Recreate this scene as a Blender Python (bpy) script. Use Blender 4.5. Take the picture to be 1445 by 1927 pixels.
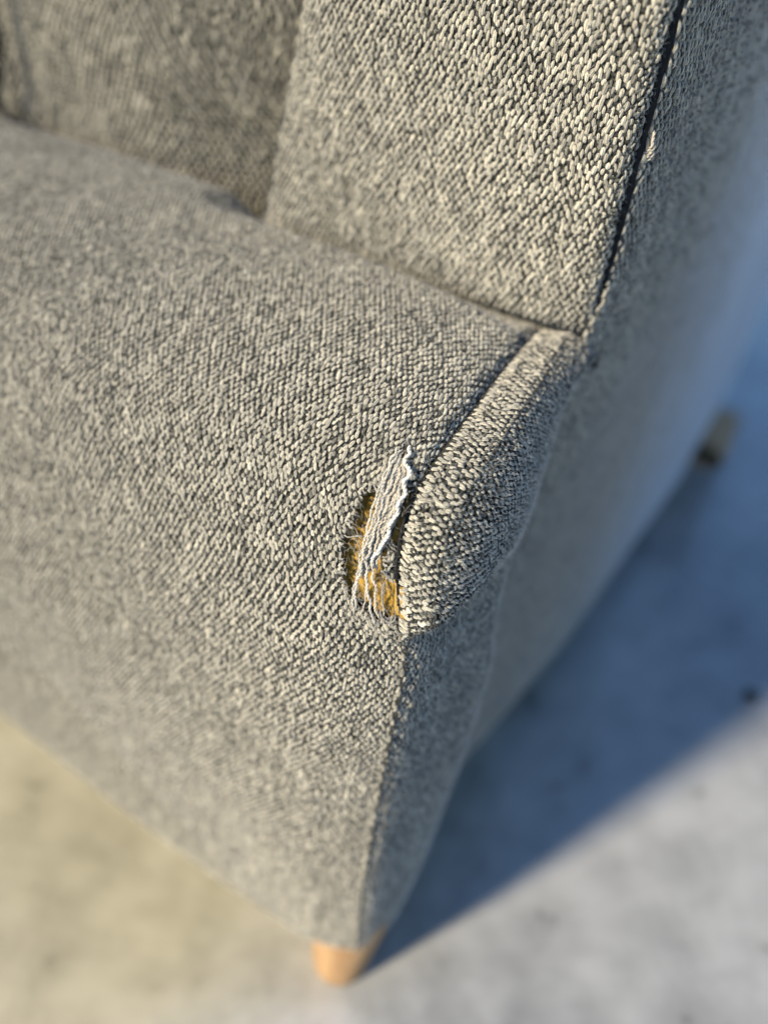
import bpy, bmesh, math, random
import numpy as np

for o in list(bpy.data.objects):
    bpy.data.objects.remove(o, do_unlink=True)
scene = bpy.context.scene
COL = scene.collection
rng = np.random.default_rng(7)
random.seed(7)
R_ = math.radians
ZB = .052                                  # height of the lower edge of the upholstery above the floor

# ---------------------------------------------------------------- camera
CAM_POS = np.array((.07355, -.14913, .37455+ZB))
CAM_R = np.array([[.834123, .544106, .090483], [.396772, -.477934, -.783678], [-.383159, .689585, -.614542]])  # right, down, forward
F_PX = 1550/1927                            # focal length in picture heights
from mathutils import Matrix
cd = bpy.data.cameras.new('camera')
cam = bpy.data.objects.new('camera', cd); COL.objects.link(cam)
rt, dn, fw = CAM_R
cam.matrix_world = Matrix(((rt[0], -dn[0], -fw[0], CAM_POS[0]), (rt[1], -dn[1], -fw[1], CAM_POS[1]), (rt[2], -dn[2], -fw[2], CAM_POS[2]), (0, 0, 0, 1)))
cd.sensor_fit = 'VERTICAL'; cd.sensor_height = 36; cd.sensor_width = 27
cd.lens = 36*F_PX
cd.clip_start = .01; cd.clip_end = 200
cd.dof.use_dof = True
cd.dof.focus_distance = .238
cd.dof.aperture_fstop = cd.lens/8.8         # an opening of about 9 mm
cd.dof.aperture_blades = 0
scene.camera = cam

# ---------------------------------------------------------------- sky and sun
SUN_EL, SUN_AZ = R_(31), R_(23)             # the light travels towards +y, 23 degrees to the right
w = bpy.data.worlds.new('World'); scene.world = w; w.use_nodes = True
nt = w.node_tree
bg = nt.nodes['Background']
sky = nt.nodes.new('ShaderNodeTexSky'); sky.sky_type = 'NISHITA'; sky.sun_disc = False
sky.sun_elevation = SUN_EL
sky.sun_rotation = math.pi+SUN_AZ
sky.air_density = 1.0; sky.dust_density = 0.0; sky.ozone_density = 5.5
nt.links.new(sky.outputs[0], bg.inputs[0]); bg.inputs[1].default_value = .122
sl = bpy.data.lights.new('sun', 'SUN'); sl.energy = 5.0; sl.angle = R_(6); sl.color = (1.0, .885, .69)
sun = bpy.data.objects.new('sun', sl); COL.objects.link(sun)
from mathutils import Vector
sdir = Vector((math.sin(SUN_AZ)*math.cos(SUN_EL), math.cos(SUN_AZ)*math.cos(SUN_EL), -math.sin(SUN_EL)))
sun.rotation_euler = sdir.to_track_quat('-Z', 'Y').to_euler()
sun.location = (-1, -3, 3)
vs = scene.view_settings
vs.view_transform = 'Standard'; vs.look = 'None'; vs.gamma = 1; vs.use_curve_mapping = False
vs.exposure = 0.55
scene.render.engine = 'CYCLES'
scene.cycles.use_denoising = True
scene.cycles.denoising_prefilter = 'ACCURATE'
scene.cycles.denoising_input_passes = 'RGB_ALBEDO_NORMAL'
scene.cycles.max_bounces = 6

# ---------------------------------------------------------------- materials
def mat(name):
    m = bpy.data.materials.new(name); m.use_nodes = True
    n = m.node_tree; b = n.nodes['Principled BSDF']
    return m, n, b
def setp(b, **k):
    for a, v in k.items():
        b.inputs[a.replace('_', ' ')].default_value = v
def node(n, t, **k):
    x = n.nodes.new(t)
    for a, v in k.items(): setattr(x, a, v)
    return x

def ramp(n, fac, stops):
    r = node(n, 'ShaderNodeValToRGB')
    e = r.color_ramp.elements
    e[0].position, e[0].color = stops[0][0], (*stops[0][1], 1)
    e[1].position, e[1].color = stops[-1][0], (*stops[-1][1], 1)
    for p, c in stops[1:-1]:
        q = e.new(p); q.color = (*c, 1)
    n.links.new(fac, r.inputs[0]); return r.outputs[0]

def noise(n, scale, detail=4, rough=.6, coord='Object', stretch=None):
    tc = node(n, 'ShaderNodeTexCoord')
    t = node(n, 'ShaderNodeTexNoise'); t.inputs['Scale'].default_value = scale
    t.inputs['Detail'].default_value = detail; t.inputs['Roughness'].default_value = rough
    src = tc.outputs[coord]
    if stretch:
        mp = node(n, 'ShaderNodeMapping'); mp.inputs['Scale'].default_value = stretch
        n.links.new(src, mp.inputs[0]); src = mp.outputs[0]
    n.links.new(src, t.inputs['Vector'])
    return t.outputs['Fac']

def bump(n, b, h, strength, dist):
    x = node(n, 'ShaderNodeBump'); x.inputs['Strength'].default_value = strength; x.inputs['Distance'].default_value = dist
    n.links.new(h, x.inputs['Height']); n.links.new(x.outputs[0], b.inputs['Normal'])

def yarn_mat(name, rough=.85, sheen=.5):
    m, n, b = mat(name)
    at = node(n, 'ShaderNodeAttribute', attribute_name='col')
    f = noise(n, 2600, 3, .7)
    mx = node(n, 'ShaderNodeMix', data_type='RGBA', blend_type='MULTIPLY')
    mx.inputs[0].default_value = 1
    n.links.new(at.outputs['Color'], mx.inputs[6])
    n.links.new(ramp(n, f, [(.25, (.55, .55, .55)), (.75, (1.3, 1.3, 1.3))]), mx.inputs[7])
    # the strands of each yarn run along it
    fb = node(n, 'ShaderNodeAttribute', attribute_name='fib')
    sn = node(n, 'ShaderNodeMath', operation='SINE'); n.links.new(fb.outputs['Fac'], sn.inputs[0])
    rg = node(n, 'ShaderNodeMapRange'); n.links.new(sn.outputs[0], rg.inputs[0])
    rg.inputs[1].default_value = -1; rg.inputs[2].default_value = .6; rg.inputs[3].default_value = .5; rg.inputs[4].default_value = 1.12
    m2 = node(n, 'ShaderNodeMix', data_type='RGBA', blend_type='MULTIPLY'); m2.inputs[0].default_value = 1
    n.links.new(mx.outputs[2], m2.inputs[6]); n.links.new(rg.outputs[0], m2.inputs[7])
    n.links.new(m2.outputs[2], b.inputs['Base Color'])
    setp(b, Roughness=rough, Diffuse_Roughness=1.0, Sheen_Weight=sheen, Sheen_Roughness=.25, Specular_IOR_Level=.25)
    bump(n, b, f, .6, .0003)
    return m
M_YARN = yarn_mat('tweed yarn')
m, n, b = mat('loose wool fibre'); M_FUZZ = m
at = node(n, 'ShaderNodeAttribute', attribute_name='col'); n.links.new(at.outputs['Color'], b.inputs['Base Color'])
setp(b, Roughness=.5, Specular_IOR_Level=.5)
tr = node(n, 'ShaderNodeBsdfTranslucent'); n.links.new(at.outputs['Color'], tr.inputs['Color'])
ms = node(n, 'ShaderNodeMixShader'); ms.inputs[0].default_value = .5
n.links.new(b.outputs[0], ms.inputs[1]); n.links.new(tr.outputs[0], ms.inputs[2])
n.links.new(ms.outputs[0], n.nodes['Material Output'].inputs['Surface'])
m, n, b = mat('tweed ground cloth'); M_GROUND = m
f = noise(n, 900, 5, .7)
n.links.new(ramp(n, f, [(.3, (.018, .018, .014)), (.6, (.06, .058, .046)), (.8, (.14, .13, .105))]), b.inputs['Base Color'])
setp(b, Roughness=.95, Sheen_Weight=.3, Sheen_Roughness=.3, Specular_IOR_Level=.15)
bump(n, b, f, .8, .0006)

# the side panel seen from afar: floats are built near the camera, beyond them the cloth carries their mean colour
m, n, b = mat('tweed side cloth'); M_SIDE = m
f = noise(n, 900, 5, .7); fa = noise(n, 420, 4, .65)
near_c = ramp(n, f, [(.3, (.018, .018, .014)), (.6, (.06, .058, .046)), (.8, (.14, .13, .105))])
far_c = ramp(n, fa, [(.34, (.06, .06, .057)), (.52, (.15, .148, .138)), (.7, (.28, .275, .25))])
tc = node(n, 'ShaderNodeTexCoord'); sx = node(n, 'ShaderNodeSeparateXYZ'); n.links.new(tc.outputs['Object'], sx.inputs[0])
mr = node(n, 'ShaderNodeMapRange'); n.links.new(sx.outputs[1], mr.inputs[0]); mr.inputs[1].default_value = .12; mr.inputs[2].default_value = .30
mz = node(n, 'ShaderNodeMix', data_type='RGBA'); n.links.new(mr.outputs[0], mz.inputs[0]); n.links.new(near_c, mz.inputs[6]); n.links.new(far_c, mz.inputs[7])
n.links.new(mz.outputs[2], b.inputs['Base Color'])
setp(b, Roughness=.36, Sheen_Weight=1.0, Sheen_Roughness=.3, Specular_IOR_Level=1.0)
bump(n, b, fa, .25, .0006)

m, n, b = mat('mustard foam'); M_FOAM = m
f = noise(n, 700, 6, .7)
n.links.new(ramp(n, f, [(.3, (.15, .075, .010)), (.5, (.46, .27, .036)), (.8, (.72, .48, .11))]), b.inputs['Base Color'])
setp(b, Roughness=.9, Specular_IOR_Level=.2, Sheen_Weight=.2)
bump(n, b, f, 1, .0012)

m, n, b = mat('beech wood'); M_WOOD = m
f = noise(n, 30, 5, .6, stretch=(6, 6, .6))
n.links.new(ramp(n, f, [(.3, (.30, .165, .075)), (.7, (.46, .29, .145))]), b.inputs['Base Color'])
setp(b, Roughness=.65, Specular_IOR_Level=.2)

m, n, b = mat('grit'); M_GRIT = m
n.links.new(ramp(n, noise(n, 300, 4), [(.3, (.02, .018, .015)), (.7, (.07, .06, .05))]), b.inputs['Base Color'])
setp(b, Roughness=.9)

m, n, b = mat('dark lining'); M_DARK = m
f = noise(n, 400, 4)
n.links.new(ramp(n, f, [(.3, (.012, .012, .013)), (.7, (.03, .03, .03))]), b.inputs['Base Color'])
setp(b, Roughness=.95, Specular_IOR_Level=.1)

m, n, b = mat('smooth concrete'); M_FLOOR = m
f1 = noise(n, 5, 8, .62); f2 = noise(n, 38, 6, .6); f3 = noise(n, 2.2, 4, .5)
mx = node(n, 'ShaderNodeMix', data_type='RGBA', blend_type='MULTIPLY'); mx.inputs[0].default_value = 1
grey = ramp(n, f1, [(.3, (.24, .242, .24)), (.5, (.40, .40, .39)), (.70, (.54, .54, .525))])
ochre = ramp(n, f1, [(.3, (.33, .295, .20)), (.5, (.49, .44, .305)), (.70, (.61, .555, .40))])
# warm light on the floor to the left, painted into the colour, ragged edge
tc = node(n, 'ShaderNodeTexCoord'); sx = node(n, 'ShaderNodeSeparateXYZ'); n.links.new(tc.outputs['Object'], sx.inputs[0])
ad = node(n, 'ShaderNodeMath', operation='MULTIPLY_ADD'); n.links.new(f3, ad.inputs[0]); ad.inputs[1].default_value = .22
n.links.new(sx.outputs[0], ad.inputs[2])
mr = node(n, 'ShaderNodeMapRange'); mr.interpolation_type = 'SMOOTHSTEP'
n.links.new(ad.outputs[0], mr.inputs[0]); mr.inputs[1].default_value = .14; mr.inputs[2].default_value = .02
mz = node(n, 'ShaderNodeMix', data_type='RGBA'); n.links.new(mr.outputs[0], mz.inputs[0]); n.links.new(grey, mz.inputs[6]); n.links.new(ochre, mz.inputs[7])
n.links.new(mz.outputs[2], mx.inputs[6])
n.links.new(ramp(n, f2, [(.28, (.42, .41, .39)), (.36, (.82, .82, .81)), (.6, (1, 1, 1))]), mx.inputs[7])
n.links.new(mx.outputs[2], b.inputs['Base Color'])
n.links.new(ramp(n, f2, [(.3, (.24, .24, .24)), (.7, (.42, .42, .42))]), b.inputs['Roughness'])
bump(n, b, f2, .10, .002)
setp(b, Coat_Weight=.8, Coat_Roughness=.18, Coat_IOR=1.5)

# ---------------------------------------------------------------- cloth shapes
# chair coordinates in metres: x to the right, y to the back, z up; origin at the lower front right corner
# of the upholstery, which stands ZB above the floor.
def catmull(pts, n=400):
    p = np.array(pts, float)
    p = np.vstack([2*p[0]-p[1], p, 2*p[-1]-p[-2]])
    out = []
    for i in range(1, len(p)-2):
        t = np.linspace(0, 1, 40, endpoint=False)[:, None]
        a, b, c, d = p[i-1], p[i], p[i+1], p[i+2]
        out.append(.5*((2*b)+(c-a)*t+(2*a-5*b+4*c-d)*t*t+(3*b-a-3*c+d)*t**3))
    out.append(p[-2][None, :])
    q = np.vstack(out)
    s = np.r_[0, np.cumsum(np.linalg.norm(np.diff(q, axis=0), axis=1))]
    tt = np.linspace(0, s[-1], n)
    return np.stack([np.interp(tt, s, q[:, k]) for k in range(q.shape[1])], 1), s[-1]

def look(table, v):
    """table sampled evenly over 0..1, read at v."""
    x = np.linspace(0, 1, len(table))
    return [np.interp(v, x, table[:, k]) for k in range(table.shape[1])]

def sstep(a, b, x):
    t = np.clip((x-a)/(b-a), 0, 1)
    return t*t*(3-2*t)

def vnoise(x, y, seed=0):
    """smooth value noise in -1..1"""
    xi = np.floor(x).astype(np.int64); yi = np.floor(y).astype(np.int64)
    fx = x-xi; fy = y-yi
    fx = fx*fx*(3-2*fx); fy = fy*fy*(3-2*fy)
    def h(a, b):
        n = (a*374761393 + b*668265263 + seed*974711) & 0x7fffffff
        n = ((n ^ (n >> 13))*1274126177) & 0x7fffffff
        return ((n ^ (n >> 16)) & 0xffff)/32767.5-1
    return (h(xi, yi)*(1-fx)+h(xi+1, yi)*fx)*(1-fy)+(h(xi, yi+1)*(1-fx)+h(xi+1, yi+1)*fx)*fy

# seat: profile (seam x, y, z) right at the seam and (y, z) well inside the cloth
SEAM, SEAM_L = catmull([(.000, -.0055, -.004), (.0005, -.0075, .05), (.001, -.008, .1), (.0018, -.007, .15), (.001, -.003, .183),
    (-.0035, .003, .203), (-.0085, .0082, .219), (-.0098, .0125, .2335), (-.0098, .020, .2418), (-.0105, .032, .2462),
    (-.012, .05, .2492), (-.0145, .075, .2523), (-.0163, .103, .2545), (-.018, .118, .2475), (-.019, .128, .225)])
MID, MID_L = catmull([(-.007, -.004), (-.010, .06), (-.012, .12), (-.011, .17), (-.005, .205), (.008, .2305), (.03, .2490),
    (.06, .2610), (.092, .2665), (.110, .2650), (.124, .2540), (.132, .225)])

def seat_sheet(u, v):
    """u metres from the seam (<= 0), v 0..1 from the lower front edge up and back over the top"""
    xs, ye, ze = look(SEAM, v)
    ym, zm = look(MID, v)
    w = 1-np.exp(u/.028)
    y = ye+(ym-ye)*w; z = ze+(zm-ze)*w
    x = xs+u
    g = np.exp(-(u/.0022)**2)*(.0012*sstep(.515, .54, v)+.0012*sstep(.63, .70, v))    # the cloth dips into the seam; below the tear it runs on round the corner
    tv = np.clip((v-.52)/.14, 0, 1)                       # which way is inwards: back on the front, down on the top
    y = y+g*(1-tv); z = z-g*tv
    z = z-.008*sstep(.090, .1035, y)*sstep(-.168, -.148, x)*(1-np.exp(u/.012))  # tucked in under the arm
    y = y+(.0085)*np.clip(1+u/.026, 0, 1)**2*(1-sstep(.49, .56, v))  # the padded corner below the tear
    soft = vnoise(u*14+3, v*6, 5)*.0022*w
    y = y-soft*(1-tv); z = z+soft*tv
    return np.stack([x, y, z], -1)

# boxing: the strip from the seam round the right-hand side
BACK, BACK_L = catmull([(-.012, .046, -.004), (-.012, .066, .05), (-.012, .078, .1), (-.012, .084, .14), (-.012, .088, .17),
    (-.012, .091, .19), (-.012, .093, .205), (-.012, .096, .215), (-.011, .099, .222), (-.010, .102, .228),
    (-.008, .105, .234), (-.007, .108, .240), (-.006, .111, .246), (-.008, .125, .244)])
def boxing_sheet(t, v):
    """t 0 at the seam .. 1 at the side panel; v as on the seat"""
    xs, ys, zs = look(SEAM, v)
    xb, yb, zb = look(BACK, v)
    ys = ys+.0085*(1-sstep(.49, .56, v))
    s = t
    up = sstep(.55, .75, v)
    x = xs+(xb-xs)*s; y = ys+(yb-ys)*s; z = zs+(zb-zs)*s
    top = sstep(.516, .558, v-.20*t)
    sk = np.maximum(s, 0)**.85
    bul = np.maximum(4*sk*(1-sk), 0)**.5
    bul = bul*top+(1-top)*np.interp(s, [0, .05, .12, .25, .5, .6, .7, .82, 1], [0, .14, .27, .46, .83, .93, .92, .65, 0])
    amp = np.interp(v, [0, .1, .3, .5, .7, 1], [.0155, .0182, .0200, .0195, .0188, .0115])
    x = x+amp*bul+.0022*top*np.minimum(bul*2, 1)*sstep(.8, .3, s)
    y = y-(.0016*top)*bul*(1-up)*(1-s)*2
    z = z+.0040*bul*up*(1-s)
    g = np.exp(-(t*.06/.0022)**2)*.0014*top
    y = y+g*(1-up); z = z-g*up
    soft = vnoise(t*5+9, v*9, 8)*.0012*bul
    x = x+soft
    return np.stack([x, y, z], -1)

# arm post: cross-section (share of width, y) from the hidden inner side round the front to the dark seam
ARMX, ARMX_L = catmull([(0.0, .185), (0.0, .150), (.004, .1285), (.045, .1125), (.13, .1055), (.3, .1025), (.6, .1020), (.86, .1030),
    (.955, .1048), (.988, .1080), (.9955, .1140), (.995, .124)])
def arm_left(z):
    return -.1495+.245*(np.clip(z, .2, .36)-.264)+.10*np.maximum(z-.36, 0)
def arm_sheet(t, z):
    xi, y = look(ARMX, t)
    xl = arm_left(z)
    x = xl+(0.0005-xl)*xi
    y = y+.015*np.exp(-np.maximum(z-.2515, 0)/.0050)*sstep(.15, .3, t)
    y = y+.10*np.maximum(z-.36, 0)*.2
    y = y+vnoise(xi*4, z*22, 3)*.0012
    return np.stack([x, y, z+0*x], -1)

# side panel: (x, y) from the dark seam to the back of the chair
SIDEX, SIDEX_L = catmull([(-.0016, .127), (-.0013, .119), (.0001, .1145), (.0024, .1170), (.0045, .15), (.006, .3), (.006, .5), (.004, .7), (.0, .84)])
def side_sheet(t, z):
    x, y = look(SIDEX, t)
    ymax = np.clip(.60+.85*(z+.01), .60, .84)              # the back leans: the rear edge rakes outwards going up
    y = np.where(y > .3, .3+(y-.3)*(ymax-.3)/.54, y)
    y = y+.02*np.maximum(z-.36, 0)*(1-t)
    x = x+vnoise(y*9, z*9, 11)*.0018*sstep(.12, .2, y)-.012*sstep(.012, -.022, z)*.6
    low = sstep(.285, .18, z)
    y = y-.03*low*sstep(.15, .113, y)
    x = x-.011*low*sstep(.26, .08, y)
    return np.stack([x, y, z+0*x], -1)

# back pads
def pad_sheet(a, b, x0, x1, z0, z1, r=.028, y0=.127, right=0.0):
    """a,b 0..1 over a cushion face whose left, right and lower edges roll away from the viewer"""
    x = x0+(x1-x0)*a; z = z0+(z1-z0)*b
    wig = .0035*np.sin((z-.25)*85)-.10*np.maximum(z-.285, 0)
    if right > 0: x = x+wig*(1-a); dl = (x1-x0)*a*5
    else: x = x+wig*a; dl = (x1-x0)*(1-a)*5
    db = z-z0
    # rounded corner distance
    ex = np.clip(r-dl, 0, r); eb = np.clip(r-db, 0, r)
    e = np.minimum(np.sqrt(ex*ex+eb*eb), r*1.0)
    y = y0+(r-np.sqrt(np.maximum(r*r-e*e, 0)))+.06*(z-.26)
    y = y+right*np.clip((x-(x1-.14))/.13, 0, 1)**2
    y = y-.004*np.sin(np.clip(a, 0, 1)*math.pi)*np.clip(b*2, 0, 1)
    y = y+vnoise(x*30, z*30, 21)*.0012
    return np.stack([x, y, z], -1)
PAD_A = (-.3135, -.100, .2330, .47)
PAD_B = (-.47, -.3146, .2330, .47)
def pad_a(a, b): return pad_sheet(a, b, *PAD_A, right=.065)
def pad_b(a, b): return pad_sheet(a, b, *PAD_B, y0=.130)

# ---------------------------------------------------------------- object helpers
ROOT_LOC = Vector((-.36, .42, 0))
chair = bpy.data.objects.new('armchair', None); COL.objects.link(chair)
chair.location = ROOT_LOC; chair.empty_display_size = .1
chair['label'] = 'grey tweed upholstered armchair with a frayed tear at its front corner seam'
chair['category'] = 'armchair'

def link(name, me, material, parent=None, kind=None):
    o = bpy.data.objects.new(name, me); COL.objects.link(o)
    if material: me.materials.append(material)
    if parent is not None:
        o.parent = parent
        if parent is chair: o.location = -ROOT_LOC
    if kind: o['kind'] = kind
    return o

def mesh(name, verts, faces, smooth=True, col=None, fib=None):
    """verts (n,3) in chair coordinates; faces (m,3) or (m,4)"""
    me = bpy.data.meshes.new(name)
    v = np.asarray(verts, np.float32).reshape(-1, 3).copy(); v[:, 2] += ZB
    f = np.asarray(faces, np.int32)
    k = f.shape[1]
    me.vertices.add(len(v)); me.vertices.foreach_set('co', v.ravel())
    me.loops.add(f.size); me.loops.foreach_set('vertex_index', f.ravel())
    me.polygons.add(len(f)); me.polygons.foreach_set('loop_start', np.arange(0, f.size, k, dtype=np.int32))
    if smooth: me.polygons.foreach_set('use_smooth', np.ones(len(f), bool))
    me.update(calc_edges=True)
    if col is not None:
        a = me.attributes.new('col', 'FLOAT_COLOR', 'POINT')
        c = np.ones((len(v), 4), np.float32); c[:, :3] = col
        a.data.foreach_set('color', c.ravel())
        a = me.attributes.new('fib', 'FLOAT', 'POINT')
        a.data.foreach_set('value', np.full(len(v), .5, np.float32) if fib is None else np.asarray(fib, np.float32))
    return me

def inside(poly, x, y):
    x = np.asarray(x); y = np.asarray(y); r = np.zeros(x.shape, bool)
    n = len(poly)
    for i in range(n):
        x0, y0 = poly[i]; x1, y1 = poly[(i+1) % n]
        c = ((y0 > y) != (y1 > y)) & (x < (x1-x0)*(y-y0)/(y1-y0+1e-12)+x0)
        r ^= c
    return r

def frame(fun, a, b, ea=1e-3, eb=1e-3):
    P = fun(a, b)
    Ta = (fun(a+ea, b)-fun(a-ea, b))/(2*ea); Tb = (fun(a, b+eb)-fun(a, b-eb))/(2*eb)
    la = np.linalg.norm(Ta, axis=-1, keepdims=True); lb = np.linalg.norm(Tb, axis=-1, keepdims=True)
    N = np.cross(Ta, Tb); N /= np.linalg.norm(N, axis=-1, keepdims=True)+1e-12
    return P, Ta/(la+1e-12), Tb/(lb+1e-12), N, la[..., 0], lb[..., 0]

def sheet_mesh(name, fun, av, bv, flip=1, hole=None, sink=.0007):
    A, B = np.meshgrid(av, bv)
    P, Ta, Tb, N, _, _ = frame(fun, A.ravel(), B.ravel())
    V = P-N*flip*sink
    na, nb = len(av), len(bv)
    i = np.arange(na-1)[None, :]+np.arange(nb-1)[:, None]*na
    F = np.stack([i, i+1, i+na+1, i+na], -1).reshape(-1, 4)
    if hole is not None:
        ca = (A[:-1, :-1]+A[1:, 1:]).ravel()/2; cb = (B[:-1, :-1]+B[1:, 1:]).ravel()/2
        F = F[~inside(hole, ca, cb)]
    if flip < 0: F = F[:, ::-1]
    return mesh(name, V, F)

def tube(path, rad, seg=6, closed_ends=True):
    p = np.asarray(path, float); n_ = len(p)
    rad = np.broadcast_to(np.asarray(rad, float), (n_,))
    t = np.gradient(p, axis=0); t /= np.linalg.norm(t, axis=1, keepdims=True)+1e-12
    up = np.array((.3, .5, .8)); a = np.cross(t, up); a /= np.linalg.norm(a, axis=1, keepdims=True)+1e-12
    b = np.cross(t, a)
    th = np.linspace(0, 2*np.pi, seg, endpoint=False)
    V = p[:, None]+rad[:, None, None]*(a[:, None]*np.cos(th)[None, :, None]+b[:, None]*np.sin(th)[None, :, None])
    i = np.arange(n_-1)[:, None]*seg; k = np.arange(seg)[None]; k2 = (k+1) % seg
    F = np.stack([i+k, i+k2, i+seg+k2, i+seg+k], -1).reshape(-1, 4)
    return V.reshape(-1, 3), F

# ---- yarn floats: an arched, slightly grooved bead of yarn; near ones fine, far ones coarse
def template(na, ns, groove, twist):
    s = np.linspace(-1, 1, ns); th = np.linspace(-1.75, 1.75, na)
    S, T = np.meshgrid(s, th, indexing='ij')
    rad = np.sqrt(np.maximum(1-np.abs(S)**2.6, 0))*.92+.08
    g = 1+groove*np.cos(T*5+twist*S*2)
    X = np.sin(T)*rad*g
    Z = np.cos(T)*rad*g*.85+(1-S*S)*.35-.25-.35*S*S
    V = np.stack([X, S, Z], -1).reshape(-1, 3)
    i = np.arange(ns-1)[:, None]*na+np.arange(na-1)[None, :]
    F = np.stack([i, i+1, i+na+1, i+na], -1).reshape(-1, 4)
    return V, F, (T*5.2+twist*S*2.2).ravel()
T_NEAR = [template(7, 6, .13, k) for k in (-1.2, -.4, .5, 1.3)]
T_MID = [template(5, 4, 0, .4)]
T_FAR = [template(4, 3, 0, 0)]
T_DARK = [template(4, 3, 0, 0)]

def project(P):
    q = (P+np.array((0, 0, ZB))-CAM_POS) @ CAM_R.T
    z = np.maximum(q[:, 2], 1e-4)
    return q[:, 0]/z*F_PX, q[:, 1]/z*F_PX, q[:, 2]      # in picture heights from the centre

def build_floats(name, parent, groups):
    """groups: list of (templates, P, dirF, dirC, N, L, W, H, col)"""
    VV, FF, CC, BB = [], [], [], []; off = 0
    for T, P, D, C_, N, L, Wd, H, col in groups:
        if len(P) == 0: continue
        pick = rng.integers(0, len(T), len(P))
        for k, (tv, tf, tb) in enumerate(T):
            m_ = pick == k
            if not m_.any(): continue
            p, d, c, nn, l, w_, h, cc = P[m_], D[m_], C_[m_], N[m_], L[m_], Wd[m_], H[m_], col[m_]
            v = p[:, None, :]+d[:, None, :]*(tv[None, :, 1:2]*l[:, None, None])+c[:, None, :]*(tv[None, :, 0:1]*w_[:, None, None])+nn[:, None, :]*(tv[None, :, 2:3]*h[:, None, None])
            f_ = tf[None]+(np.arange(len(p))*len(tv))[:, None, None]+off
            VV.append(v.reshape(-1, 3)); FF.append(f_.reshape(-1, 4)); CC.append(np.repeat(cc, len(tv), 0)); BB.append((tb[None]+rng.normal(0, .9, (len(p), 1))).ravel()); off += v.shape[0]*v.shape[1]
    me = mesh(name, np.vstack(VV), np.vstack(FF), True, np.vstack(CC), np.concatenate(BB))
    return link(name, me, M_YARN, parent, 'stuff')

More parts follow.
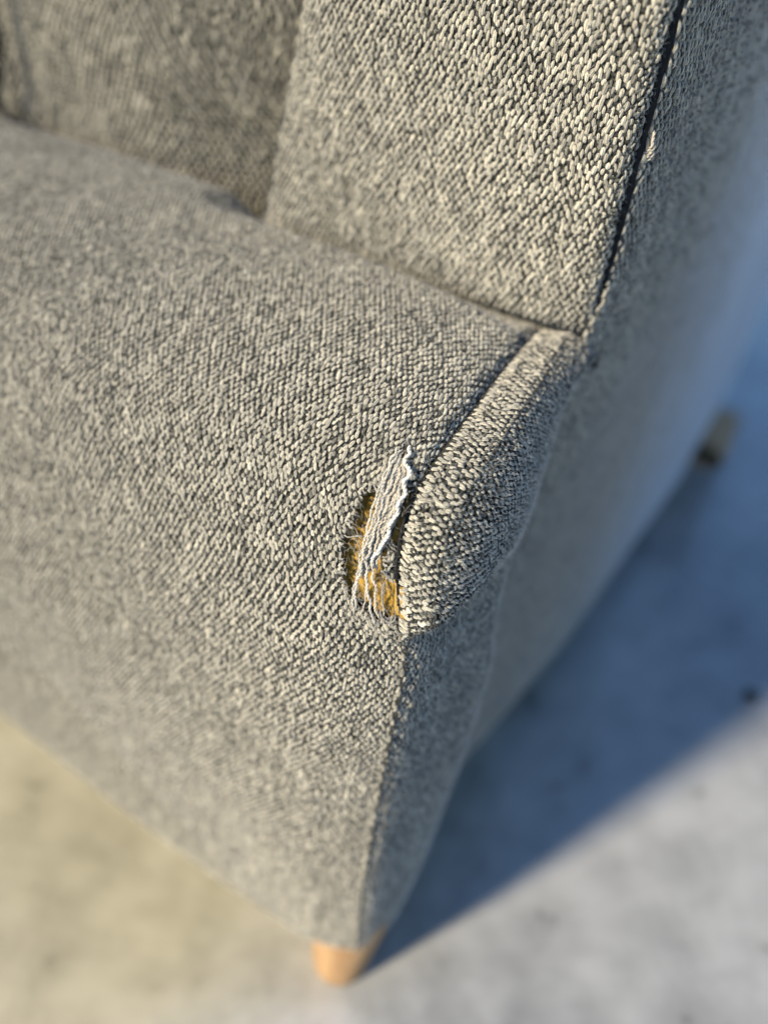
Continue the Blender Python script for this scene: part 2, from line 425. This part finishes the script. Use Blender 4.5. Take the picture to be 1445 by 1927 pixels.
TINT = np.array((.59, .543, .428)); GREY = np.array((.39, .366, .302)); DARKC = np.array((.05, .05, .042))
STAT = {}
def weave(parent, fun, a0, a1, b0, b1, along, flip=1, hole=None, seed=1, length=.00165, width=.00074, scale=1.0, fz=3, stand=.4, near_depth=.37, margin=.16, rowpitch=None, b_len=None, fuzz=True, keep=None, flat=None):
    """cover a sheet with yarn floats running along its a or its b direction"""
    r = np.random.default_rng(seed)
    length *= scale; width *= scale
    pv = rowpitch or (.00225 if along == 'b' else .0015)
    pc = .0030 if along == 'b' else .0045
    pv *= scale; pc *= scale
    nrow = int(b_len/pv)
    aa = np.linspace(a0, a1, 400)
    A, B, I, J = [], [], [], []
    for j in range(nrow):
        b = b0+(b1-b0)*(j+.5)/nrow
        P = fun(aa, np.full_like(aa, b))
        s = np.r_[0, np.cumsum(np.linalg.norm(np.diff(P, axis=0), axis=1))]
        s = s[-1]-s                                        # measured from the a1 end, where the seam is
        n_ = int(s[0]/pc)
        if n_ < 1: continue
        pos = (np.arange(n_)+(.35 if along == 'b' else .32)+.5*(j % 2))*pc
        A.append(np.interp(-pos, -s, aa)); B.append(np.full(n_, b)); I.append(np.arange(n_)*2+(j % 2)); J.append(np.full(n_, j))
    A = np.concatenate(A); B = np.concatenate(B); I = np.concatenate(I); J = np.concatenate(J)
    P, Ta, Tb, N, la, lb = frame(fun, A, B)
    px, py, dz = project(P)
    ok = (dz > .02) & (np.abs(px) < .375*(1+margin*2)) & (np.abs(py) < .5*(1+margin*2))
    dens = lb/np.median(lb)
    ok &= ~((dens < .6) & (J % 2 == 1)) & ~((dens < .32) & (J % 4 == 2))
    if hole is not None: ok &= ~inside(hole, A, B)
    if keep is not None: ok &= keep(A, B)
    A, B, I, J, P, Ta, Tb, N, dz = [q[ok] for q in (A, B, I, J, P, Ta, Tb, N, dz)]
    N = N*flip
    D, C_ = (Tb, Ta) if along == 'b' else (Ta, Tb)
    n_ = len(P)
    yarn = I if along == 'b' else J
    pos = J if along == 'b' else I
    slub = vnoise(yarn*.9, pos*.11, seed)*.55+vnoise(yarn*.37+7, pos*.31, seed+3)*.45
    tone = vnoise(yarn*.73, pos*.045, seed+5)
    # jitter
    P = P+Ta*(r.normal(0, .00017, n_)[:, None])+Tb*(r.normal(0, .00022, n_)[:, None])
    ang = r.normal(0, .16, n_)+vnoise(A*90, B*40, seed+9)*.15
    D2 = D*np.cos(ang)[:, None]+C_*np.sin(ang)[:, None]; C2 = np.cross(N, D2)
    tiltv = r.normal(0, .10, n_)
    D2 = D2+N*tiltv[:, None]
    L = length*(1+.18*r.normal(0, 1, n_)+.22*slub); long_ = r.random(n_) < .10; L = np.where(long_, L*1.5, L)
    Wd = width*(1+.13*r.normal(0, 1, n_)+.22*slub); H = Wd*(.68+.22*r.random(n_))
    L = np.clip(L, .0008, .004); Wd = np.clip(Wd, .0005, .0013)
    pos0 = P+N*(r.normal(0, .00012, n_)[:, None])
    if flat is not None:
        k_ = flat(A); H = H*k_; pos0 = pos0-N*(.0004*(1-k_))[:, None]
    br = np.clip(1+.13*r.normal(0, 1, n_)+.16*tone, .5, 1.5)
    g = np.clip(r.normal(.25, .3, n_)+.35*tone, 0, 1)[:, None]
    col = (TINT*(1-g)+GREY*g)*br[:, None]
    dk = r.random(n_) < .06
    col[dk] *= .5
    near = dz < near_depth
    G = []
    fine = dz < .29; mid = (dz >= .29) & (dz < .35)
    for msk, T in ((fine, T_NEAR), (mid, T_MID), (~fine & ~mid, T_FAR)):
        G.append((T, pos0[msk], D2[msk], C2[msk], N[msk], L[msk], Wd[msk], H[msk], col[msk]))
    # the darker crossing yarn shows between the floats
    q = r.random(n_) > np.clip((dz-.27)/.10, 0, 1)
    if flat is not None: q &= r.random(n_) < flat(A)**1.5
    k = q.sum()
    sh = (C_ if along == 'b' else D)[q]*(.0015 if along == 'b' else .00225)
    Pd = P[q]+sh-N[q]*.0001
    dcol = DARKC*(1+.35*r.normal(0, 1, k)).clip(.4, 2.6)[:, None]
    lt = r.random(k) < .22; dcol[lt] *= 2.2
    sgn = ang[q]+r.normal(0, .3, k)
    Dd = C_[q]*np.cos(sgn)[:, None]+D[q]*np.sin(sgn)[:, None]
    G.append((T_DARK, Pd, Dd, np.cross(N[q], Dd), N[q], .00125*(1+.2*r.random(k)), np.full(k, .00062), np.full(k, .00062), dcol))
    STAT[parent.name] = (int(near.sum()), int((~near).sum()))
    o = build_floats('weave', parent, G)
    # loose fibres standing off the yarn
    if fuzz:
        idx = np.repeat(np.nonzero(near if fz < 5 else dz < .80)[0], fz)
        if fz >= 5: idx = idx[(dz[idx] > .40) | (r.random(len(idx)) < np.clip((dz[idx]-.27)/.13, .15, 1))]
        kf = len(idx)
        base = pos0[idx]+N[idx]*(.00045+.0003*r.random(kf))[:, None]+Ta[idx]*r.normal(0, .0005, kf)[:, None]+Tb[idx]*r.normal(0, .0008, kf)[:, None]
        a1_ = r.normal(0, 1, (kf, 3)); a1_ /= np.linalg.norm(a1_, axis=1, keepdims=True)
        dirv = D2[idx]*r.choice([-1, 1], kf)[:, None]+.7*a1_+N[idx]*(stand*r.random(kf))[:, None]
        dirv /= np.linalg.norm(dirv, axis=1, keepdims=True)
        ln = (.0006+.0015*r.random(kf)**2)*np.clip(dz[idx]/.33, 1, 2.2)
        mid = base+dirv*(ln*.5)[:, None]+N[idx]*(ln*.18)[:, None]
        tip = base+dirv*ln[:, None]+a1_*(ln*.25)[:, None]
        sd = np.cross(dirv, N[idx]+.3*a1_); sd /= np.linalg.norm(sd, axis=1, keepdims=True)+1e-9
        wd = ((.000022+.00002*r.random(kf))*np.clip((dz[idx]/.30)**1.6, 1, 4.5))[:, None]
        V = np.stack([base-sd*wd, base+sd*wd, mid-sd*wd*.8, mid+sd*wd*.8, tip], 1).reshape(-1, 3)
        o5 = np.arange(kf)[:, None]*5
        F = np.concatenate([o5+np.array([[0, 1, 3]]), o5+np.array([[0, 3, 2]]), o5+np.array([[2, 3, 4]])], 0)
        fc = np.repeat(np.clip(col[idx].mean(1, keepdims=True)*.5+.5, 0, .88)*np.array((1, 1, .98)), 5, 0)
        link('stray_fibre_fuzz', mesh('stray_fibre_fuzz', V, F, True, fc), M_FUZZ, parent, 'stuff')
    return o

# ---------------------------------------------------------------- setting: the floor
me = bpy.data.meshes.new('floor')
bm = bmesh.new()
bmesh.ops.create_grid(bm, x_segments=8, y_segments=8, size=30)
bm.to_mesh(me); bm.free()
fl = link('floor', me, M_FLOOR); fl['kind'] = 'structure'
fl['label'] = 'smooth pale grey concrete floor under the armchair'

# a crumb of grit lies on the floor
def pebble(x, y, rad, label, seed):
    bm = bmesh.new(); bmesh.ops.create_icosphere(bm, subdivisions=3, radius=rad)
    r = np.random.default_rng(seed); ph = r.random(6)*6
    for v in bm.verts:
        d = v.co.normalized()
        k = 1+.22*math.sin(3*d.x+ph[0])*math.cos(4*d.y+ph[1])+.12*math.sin(7*d.z+ph[2]+5*d.x)
        v.co = Vector((v.co.x*k*1.2, v.co.y*k, v.co.z*k*.6))
    lo = min(v.co.z for v in bm.verts)
    me = bpy.data.meshes.new('pebble'); bm.to_mesh(me); bm.free()
    o = link('pebble', me, M_GRIT); o.location = (x, y, -lo)
    o['label'] = label; o['category'] = 'pebble'
pebble(.1172, .3185, .0042, 'dark crumb of grit on the shaded floor by the right edge', 3)

# ---------------------------------------------------------------- the armchair
def box(name, x0, x1, y0, y1, z0, z1, m, bev=.01):
    bm = bmesh.new(); bmesh.ops.create_cube(bm, size=1)
    for v in bm.verts:
        v.co = Vector((x0+(v.co.x+.5)*(x1-x0), y0+(v.co.y+.5)*(y1-y0), z0+(v.co.z+.5)*(z1-z0)+ZB))
    bmesh.ops.bevel(bm, geom=list(bm.edges), offset=bev, segments=2, affect='EDGES')
    me = bpy.data.meshes.new(name); bm.to_mesh(me); bm.free()
    return link(name, me, m, chair)
box('light_blocking_core', -.70, -.014, .035, .585, .004, .225, M_DARK)  # unseen solid cores added inside the chair to keep light from leaking through
box('light_blocking_core', -.112, -.006, .135, .80, .21, .52, M_DARK)
box('light_blocking_core', -.70, -.10, .16, .80, .21, .58, M_DARK)

# the tear, in seat sheet coordinates (metres from the seam, share of the profile)
TEAR = [(-0.0095, 0.6815), (-0.0101, 0.6620), (-0.0101, 0.6485), (-0.0115, 0.6358), (-0.0151, 0.6245), (-0.0152, 0.6148), (-0.0155, 0.6039), (-0.0174, 0.5911), (-0.0186, 0.5836), (-0.0180, 0.5709), (-0.0174, 0.5521), (-0.0144, 0.5383), (-0.0104, 0.5360), (-0.0061, 0.5334), (-0.0015, 0.5465), (.0030, 0.5600), (.0030, 0.5784), (-0.0031, 0.5799), (-0.0024, 0.5968), (.0030, 0.6372), (-0.0014, 0.6556), (-0.0045, 0.6661)]
seat = link('seat', sheet_mesh('seat', seat_sheet, np.r_[np.linspace(-.70, -.06, 90)[:-1], np.linspace(-.06, 0, 75)], np.linspace(0, 1, 330), hole=TEAR), M_GROUND, chair)
weave(seat, seat_sheet, -.36, -.0004, 0, .94, 'b', hole=TEAR, seed=11, b_len=SEAM_L*.94, scale=.73)

boxing = link('side_boxing', sheet_mesh('side_boxing', boxing_sheet, np.linspace(0, 1, 70), np.linspace(0, 1, 260)), M_GROUND, chair)
weave(boxing, boxing_sheet, .92, .0, .530, .95, 'a', seed=12, b_len=SEAM_L*.42, keep=lambda a, b: b-.20*a > .537, length=.0017, scale=.76, fz=4, stand=1.0)
weave(boxing, boxing_sheet, .92, .0, 0, .72, 'b', seed=22, b_len=SEAM_L*.72, keep=lambda a, b: b-.20*a < .535, stand=1.0, scale=.76, fz=4)

arm = link('arm_post', sheet_mesh('arm_post', arm_sheet, np.linspace(0, 1, 120), np.linspace(.225, .52, 120)), M_GROUND, chair)
weave(arm, arm_sheet, .12, .988, .232, .50, 'b', seed=13, b_len=.268, length=.0018, scale=.80)

side = link('side_panel', sheet_mesh('side_panel', side_sheet, np.r_[np.linspace(0, .06, 40)[:-1], np.linspace(.06, 1, 120)], np.linspace(-.012, .54, 150)), M_SIDE, chair)
weave(side, side_sheet, .58, .0190, -.010, .50, 'b', seed=14, b_len=.51, near_depth=.40, fz=3, stand=1.2, scale=.95,
      flat=lambda a: 1-.9*np.clip((a*.73+.10-.12)/.16, 0, 1)**.7, keep=lambda a, b: np.random.default_rng(5).random(a.shape) > (a*.73+.10-.22)/.20)

pa = link('back_pad', sheet_mesh('back_pad', pad_a, np.linspace(0, 1, 110), np.linspace(0, 1, 110)), M_GROUND, chair)
weave(pa, pad_a, 1.0, 0.0, 0, 1, 'b', seed=15, b_len=.237, length=.0014, near_depth=.40, scale=1.2)
pb = link('back_pad', sheet_mesh('back_pad', pad_b, np.linspace(0, 1, 90), np.linspace(0, 1, 90)), M_GROUND, chair)
weave(pb, pad_b, 0.0, 1.0, 0, 1, 'b', seed=16, b_len=.237, length=.0014, near_depth=.36, scale=1.2)

# the dark cord that edges the back pad
v_, f_ = tube(catmull([(-.3150, .1215, .345), (-.3065, .1205, .312), (-.3045, .1195, .297), (-.3030, .1185, .283), (-.3075, .1175, .2705), (-.3035, .1165, .2660), (-.2930, .1165, .2625), (-.282, .118, .2585)], 90)[0]+np.array((-.001, -.002, .001)), .0019)
link('piping_cord', mesh('piping_cord', v_, f_), M_DARK, pa)

# rear and far sides, out of view
q = np.array([(.585, -.008), (.60, -.008), (.84, .27), (.845, .57), (.80, .57), (.79, .28)])
V = np.array([(x, y, z) for x in (-.70, -.004) for y, z in q])
F = [(k, (k+1) % 6, 6+(k+1) % 6, 6+k) for k in range(6)]
me = mesh('rear_panel', V, np.array(F), False)
link('rear_panel', me, M_GROUND, chair)

# ---- seams: the sewing thread and the dark line of each seam
# below the tear the cloth runs on round the corner: floats right along the fold
r = np.random.default_rng(23)
v_, f_ = tube(seat_sheet(np.full(200, -.0006), np.linspace(0, .53, 200))+np.array((.0002, .0013, 0)), .0012)
link('corner_fold', mesh('corner_fold', v_, f_), M_GROUND, seat)
vq = np.arange(.004, .528, .0036/SEAM_L); vq = vq+r.normal(0, .0015, len(vq))
P, Ta, Tb, N, _, _ = frame(seat_sheet, np.full(len(vq), -.0012), vq)
P[:, 0] += .0012+np.where(np.arange(len(vq)) % 2 == 0, -.0004, .0005)
N = N+np.array((.8, 0, 0)); N /= np.linalg.norm(N, axis=1, keepdims=True)
n_ = len(P); C_ = np.cross(N, Tb); P = P-N*.0006
build_floats('weave', seat, [(T_NEAR, P, Tb, C_, N, .0016*(1+.2*r.normal(0, 1, n_)), np.full(n_, .00074), np.full(n_, .00074), TINT*(.45+.45*r.random(n_))[:, None])])

def yarn(path, rad, twist=2600., plies=2, wob=.00012, seed=0, seg=6):
    """a twisted yarn: plies wound round each other along a smooth path"""
    q, Ln = catmull(path, max(24, int(60*len(path)/4)))
    t = np.gradient(q, axis=0); t /= np.linalg.norm(t, axis=1, keepdims=True)+1e-12
    up = np.array((.3, .5, .8)); a = np.cross(t, up); a /= np.linalg.norm(a, axis=1, keepdims=True)+1e-12
    b = np.cross(t, a)
    s = np.linspace(0, Ln, len(q))
    r = np.random.default_rng(seed)
    ph = r.random()*6
    amp = wob*(1+.5*vnoise(s*400, 0*s+seed, seed))
    q = q+a*(amp*np.sin(s*1500+ph))[:, None]+b*(amp*np.cos(s*1270+ph*2))[:, None]
    V, F, off = [], [], 0
    taper = np.clip(np.minimum(s, Ln-s)/.0012, .35, 1)
    for k in range(plies):
        w_ = s*twist+2*np.pi*k/plies+ph
        pl = q+(a*np.cos(w_)[:, None]+b*np.sin(w_)[:, None])*(rad*.55*taper)[:, None]
        rr = rad*.62*taper*(1+.18*vnoise(s*900, 0*s+k, seed+k))
        v, f_ = tube(pl, rr, seg)
        V.append(v); F.append(f_+off); off += len(v)
    return np.vstack(V), np.vstack(F)

def yarn_object(name, path, rad, colour, parent, seed, **k):
    v, f_ = yarn(path, rad, seed=seed, **k)
    c = np.tile(np.array(colour), (len(v), 1))*(1+.12*vnoise(v[:, 0]*900, v[:, 2]*900, seed)[:, None])
    return link(name, mesh(name, v, f_, True, c), M_YARN, parent)

vv = np.linspace(.56, .87, 300)
sp = seat_sheet(np.zeros_like(vv), vv); sp[:, 0] += .0004; sp[:, 1] += .0006*(vv < .58)
v_, f_ = tube(sp, .0004)
link('seam_thread', mesh('seam_thread', v_, f_), M_DARK, seat)
zz = np.linspace(.236, .52, 200)
ap = arm_sheet(np.full_like(zz, .985), zz); ap[:, 0] = 0; ap[:, 1] += .004
v_, f_ = tube(ap, .0012)
link('seam_thread', mesh('seam_thread', v_, f_), M_DARK, arm)

# ---- inside the tear: foam, and the yarns that still bridge it
ug = np.linspace(-.025, .0035, 60); vg = np.linspace(.541, .705, 90)
A, B = np.meshgrid(ug, vg)
P, Ta, Tb, N, _, _ = frame(seat_sheet, np.minimum(A.ravel(), -.0012), B.ravel())
P[:, 0] += A.ravel()-np.minimum(A.ravel(), -.0012)
dist = np.hypot((A.ravel()+.010)/.012, (B.ravel()-.597)/.085)
dep = .0022+.0030*np.clip(1-dist**2, 0, 1)+.0009*vnoise(A.ravel()*420, B.ravel()*160, 31)+.0005*vnoise(A.ravel()*1300, B.ravel()*500, 32)
i = np.arange(59)[None, :]+np.arange(89)[:, None]*60
FOAM = link('foam_padding', mesh('foam_padding', P-N*dep[:, None], np.stack([i, i+1, i+61, i+60], -1).reshape(-1, 4)), M_FOAM, seat)

LIGHT = (.53, .50, .43); WHITE = (.66, .64, .58); BEIGE = (.55, .49, .39); DULL = (.33, .31, .27)
THREADS = [
    ([(-0.0083, 0.6777), (-0.0061, 0.6721), (-0.0055, 0.6643), (-0.0031, 0.6609), (-0.0032, 0.6534), (-0.0015, 0.6492), (-0.0021, 0.6418), (-0.0013, 0.6365), (-0.0025, 0.6238), (-0.0025, 0.6148), (-0.0041, 0.6031), (-0.0044, 0.5975), (-0.0064, 0.5904), (-0.0066, 0.5833), (-0.0077, 0.5776)], .00052, WHITE, .0030),
    ([(-0.0104, 0.6721), (-0.0099, 0.6613), (-0.0092, 0.6489), (-0.0088, 0.6372), (-0.0088, 0.6238), (-0.0090, 0.6099), (-0.0095, 0.5956), (-0.0106, 0.5829), (-0.0111, 0.5713), (-0.0126, 0.5570), (-0.0132, 0.5461), (-0.0134, 0.5315)], .00038, LIGHT, .0024),
    ([(-0.0095, 0.6714), (-0.0088, 0.6590), (-0.0083, 0.6500), (-0.0076, 0.6365), (-0.0073, 0.6245), (-0.0077, 0.6110), (-0.0085, 0.5971), (-0.0096, 0.5855), (-0.0101, 0.5746), (-0.0114, 0.5630), (-0.0123, 0.5517), (-0.0126, 0.5367)], .00041, LIGHT, .0030),
    ([(-0.0084, 0.6665), (-0.0074, 0.6605), (-0.0070, 0.6522), (-0.0059, 0.6459), (-0.0066, 0.6361), (-0.0061, 0.6268), (-0.0063, 0.6159), (-0.0070, 0.6050), (-0.0074, 0.5941), (-0.0085, 0.5833), (-0.0084, 0.5735), (-0.0084, 0.5626), (-0.0074, 0.5521), (-0.0073, 0.5409), (-0.0061, 0.5334)], .00041, LIGHT, .0024),
    ([(-0.0073, 0.6687), (-0.0063, 0.6590), (-0.0051, 0.6515), (-0.0050, 0.6391), (-0.0050, 0.6279), (-0.0057, 0.6148), (-0.0055, 0.6058), (-0.0059, 0.5949), (-0.0067, 0.5851), (-0.0066, 0.5735), (-0.0057, 0.5649), (-0.0060, 0.5514), (-0.0054, 0.5397)], .00040, BEIGE, .0018),
    ([(-0.0070, 0.6080), (-0.0073, 0.5994), (-0.0077, 0.5904), (-0.0089, 0.5795), (-0.0091, 0.5645), (-0.0092, 0.5521), (-0.0101, 0.5427), (-0.0104, 0.5360)], .00022, LIGHT, .0008),
    ([(-0.0067, 0.6650), (-0.0047, 0.6579), (-0.0039, 0.6459), (-0.0032, 0.6350), (-0.0035, 0.6260), (-0.0040, 0.6162), (-0.0044, 0.6046), (-0.0047, 0.5938), (-0.0057, 0.5840), (-0.0061, 0.5773)], .00036, BEIGE, .0010),
    ([(-0.0180, 0.5874), (-0.0159, 0.5889), (-0.0125, 0.5945), (-0.0101, 0.5979)], .00020, DULL, .0006),
    ([(-0.0132, 0.5915), (-0.0116, 0.5863), (-0.0120, 0.5817), (-0.0112, 0.5780)], .00018, DULL, .0002),
    ([(-0.0047, 0.5544), (-0.0043, 0.5457), (-0.0026, 0.5435), (-0.0008, 0.5476), (-0.0003, 0.5544)], .00022, DULL, .0010),
    ([(-0.0031, 0.5757), (-0.0040, 0.5630), (-0.0035, 0.5533), (-0.0041, 0.5427)], .00030, DULL, .0004),
    ([(-0.0079, 0.6560), (-0.0066, 0.6485), (-0.0056, 0.6410), (-0.0056, 0.6298), (-0.0057, 0.6211)], .00036, DULL, .0006),
    ([(-0.0039, 0.6500), (-0.0031, 0.6425), (-0.0032, 0.6350), (-0.0036, 0.6268), (-0.0039, 0.6196)], .00036, DULL, .0003),
]
def sheet_points(uv, h):
    uv = np.array(uv)
    u = np.minimum(uv[:, 0], -.0006)
    P, Ta, Tb, N, _, _ = frame(seat_sheet, u, uv[:, 1])
    P[:, 0] += uv[:, 0]-u
    return P+N*np.broadcast_to(np.asarray(h), (len(uv),))[:, None]
# the folded seam allowance still holds together as a strip of crowded yarns beside the seam
def at_v(path, v):
    p = np.array(path)[::-1]
    return np.interp(v, p[:, 1], p[:, 0])
r = np.random.default_rng(61)
t3, t1 = THREADS[2][0], THREADS[0][0]
for k in range(11):
    f_ = (k+.3+.4*r.random())/11
    v0 = .672-.010*r.random(); v1 = .583-.028*r.random()*(1-f_)
    vs_ = np.linspace(v0, v1, 9)
    us_ = at_v(t3, vs_)*(1-f_)+np.minimum(at_v(t1, vs_)+.0006, -.0004)*f_+r.normal(0, .00012, 9)
    THREADS.append((list(zip(us_, vs_)), .00036+.0001*r.random(), [LIGHT, BEIGE, DULL, (.42, .40, .35)][k % 4], .0006+.0010*r.random()))
vs_ = np.linspace(.668, .575, 40); ff = np.linspace(0, 1, 9)
uu = at_v(t3, vs_)[:, None]*(1-ff)+np.minimum(at_v(t1, vs_)+.0008, -.0003)[:, None]*ff
def strip_points():
    P, Ta, Tb, N, _, _ = frame(seat_sheet, np.minimum(uu.ravel(), -.0006), np.repeat(vs_, 9))
    return P+N*(.0002+.0004*vnoise(uu.ravel()*900, np.repeat(vs_, 9)*300, 3))[:, None]
i = np.arange(8)[None, :]+np.arange(39)[:, None]*9
link('folded_edge', mesh('folded_edge', strip_points(), np.stack([i, i+1, i+10, i+9], -1).reshape(-1, 4)), M_GROUND, seat)
for k, (uv, rad, c, h) in enumerate(THREADS):
    s = np.linspace(0, 1, len(uv))
    hh = np.where((s == 0) | (s == 1), -.0002, h*(np.sin(np.pi*s)**.5))+.0003
    uv = np.array(uv)
    yarn_object('frayed_thread', sheet_points(uv, hh), rad, c, seat, 40+k, wob=.00018 if rad > .0003 else .00008)

# cut yarn ends round the edge of the tear
tp = np.array(TEAR+[TEAR[0]])
seglen = np.hypot(np.diff(tp[:, 0]), np.diff(tp[:, 1])*SEAM_L)
cum = np.r_[0, np.cumsum(seglen)]
cen = np.array((-.0075, .605))
r = np.random.default_rng(77)
for k, d in enumerate(np.arange(0, cum[-1], .00135)):
    e = np.array((np.interp(d, cum, tp[:, 0]), np.interp(d, cum, tp[:, 1])))
    if e[0] > -.0005: continue
    inn = np.array((cen[0]-e[0], (cen[1]-e[1])*.25*SEAM_L)); inn /= np.linalg.norm(inn)+1e-9
    inn = inn+r.normal(0, .45, 2); ln = .0006+.0010*r.random()
    p = [e-np.array((inn[0], inn[1]/SEAM_L))*.0009]
    for q_ in (.35, .7, 1.0):
        p.append(e+np.array((inn[0], inn[1]/SEAM_L))*ln*q_+r.normal(0, .00015, 2)*np.array((1, 1/SEAM_L)))
    hh = np.array((.0001, .0005, .0003, -.0006))+r.normal(0, .0003)
    yarn_object('cut_yarn_end', sheet_points(p, hh), .00022+.0002*r.random(), np.array(LIGHT)*(.45+.5*r.random()), seat, 200+k, wob=.00006, seg=5)

# fine hairs curling over the tear
V, F, off = [], [], 0
for k in range(260):
    d = r.random()
    u0 = -.0160+.0150*r.random(); v0 = .528+.15*r.random()**1.6
    pts = [np.array((u0, v0))]
    a_ = r.random()*6.28
    for q_ in range(6):
        a_ += r.normal(0, .7)
        pts.append(pts[-1]+np.array((math.cos(a_), math.sin(a_)/SEAM_L))*.0009*(.5+r.random()))
    pts = np.array(pts); pts[:, 0] = np.minimum(pts[:, 0], .002)
    pth, _ = catmull(sheet_points(pts, .0006+.0018*r.random()+np.cumsum(r.normal(0, .0003, 7))), 20)
    v_, f_ = tube(pth, .000028, 3); V.append(v_); F.append(f_+off); off += len(v_)
V = np.vstack(V)
link('stray_fibre_fuzz', mesh('stray_fibre_fuzz', V, np.vstack(F), True, np.tile(np.array((.6, .56, .48)), (len(V), 1))), M_YARN, seat, 'stuff')

# the little loose tuft at the dark seam of the arm
def side_pt(t, z, h):
    P, Ta, Tb, N, _, _ = frame(side_sheet, np.array([t]), np.array([z])); nn = N[0]*(1 if N[0][0] > 0 else -1)
    return P[0]+nn*h
for k in range(3):
    z0 = .3255-.0015*k
    path = [side_pt(.0165+.0005*k, z0, .0004), side_pt(.0185, z0-.004, .0014), side_pt(.021+.001*k, z0-.008, .0016), side_pt(.0185, z0-.012, .0010), side_pt(.0170+.001*k, z0-.0155, .0004)]
    yarn_object('loose_thread', path, .0004, BEIGE, side, 300+k, wob=.0002)

# ---- legs: tapered turned wood, splayed fore and aft
def leg(x, y, splay_y, splay_x):
    prof = [(0.0, .0190), (.012, .0192), (.04, .0178), (.08, .0155), (.118, .0135), (.1265, .0128), (.1285, .0115), (.13, .0)]
    bm = bmesh.new(); rings = []
    for d, rr in prof:
        cx = x+splay_x*d/.13; cy = y+splay_y*d/.13
        rings.append([bm.verts.new((cx+rr*math.cos(t), cy+rr*math.sin(t), ZB+.004-d*(ZB+.0038)/.13)) for t in np.linspace(0, 2*math.pi, 28, endpoint=False)])
    for a_, b_ in zip(rings, rings[1:]):
        for k in range(28):
            bm.faces.new((a_[k], a_[(k+1) % 28], b_[(k+1) % 28], b_[k]))
    bm.normal_update(); bmesh.ops.recalc_face_normals(bm, faces=bm.faces)
    for f_ in bm.faces: f_.smooth = True
    me = bpy.data.meshes.new('leg'); bm.to_mesh(me); bm.free()
    link('leg', me, M_WOOD, chair)
leg(-.013, .020, -.006, .000)
leg(.010, .505, .205, -.008)
leg(-.680, .024, -.006, .000)
leg(-.690, .530, .130, -.004)


FOAM['label'] = 'mustard yellow foam showing through the tear'
boxing['label'] = 'padded side strip that ends at the tear'
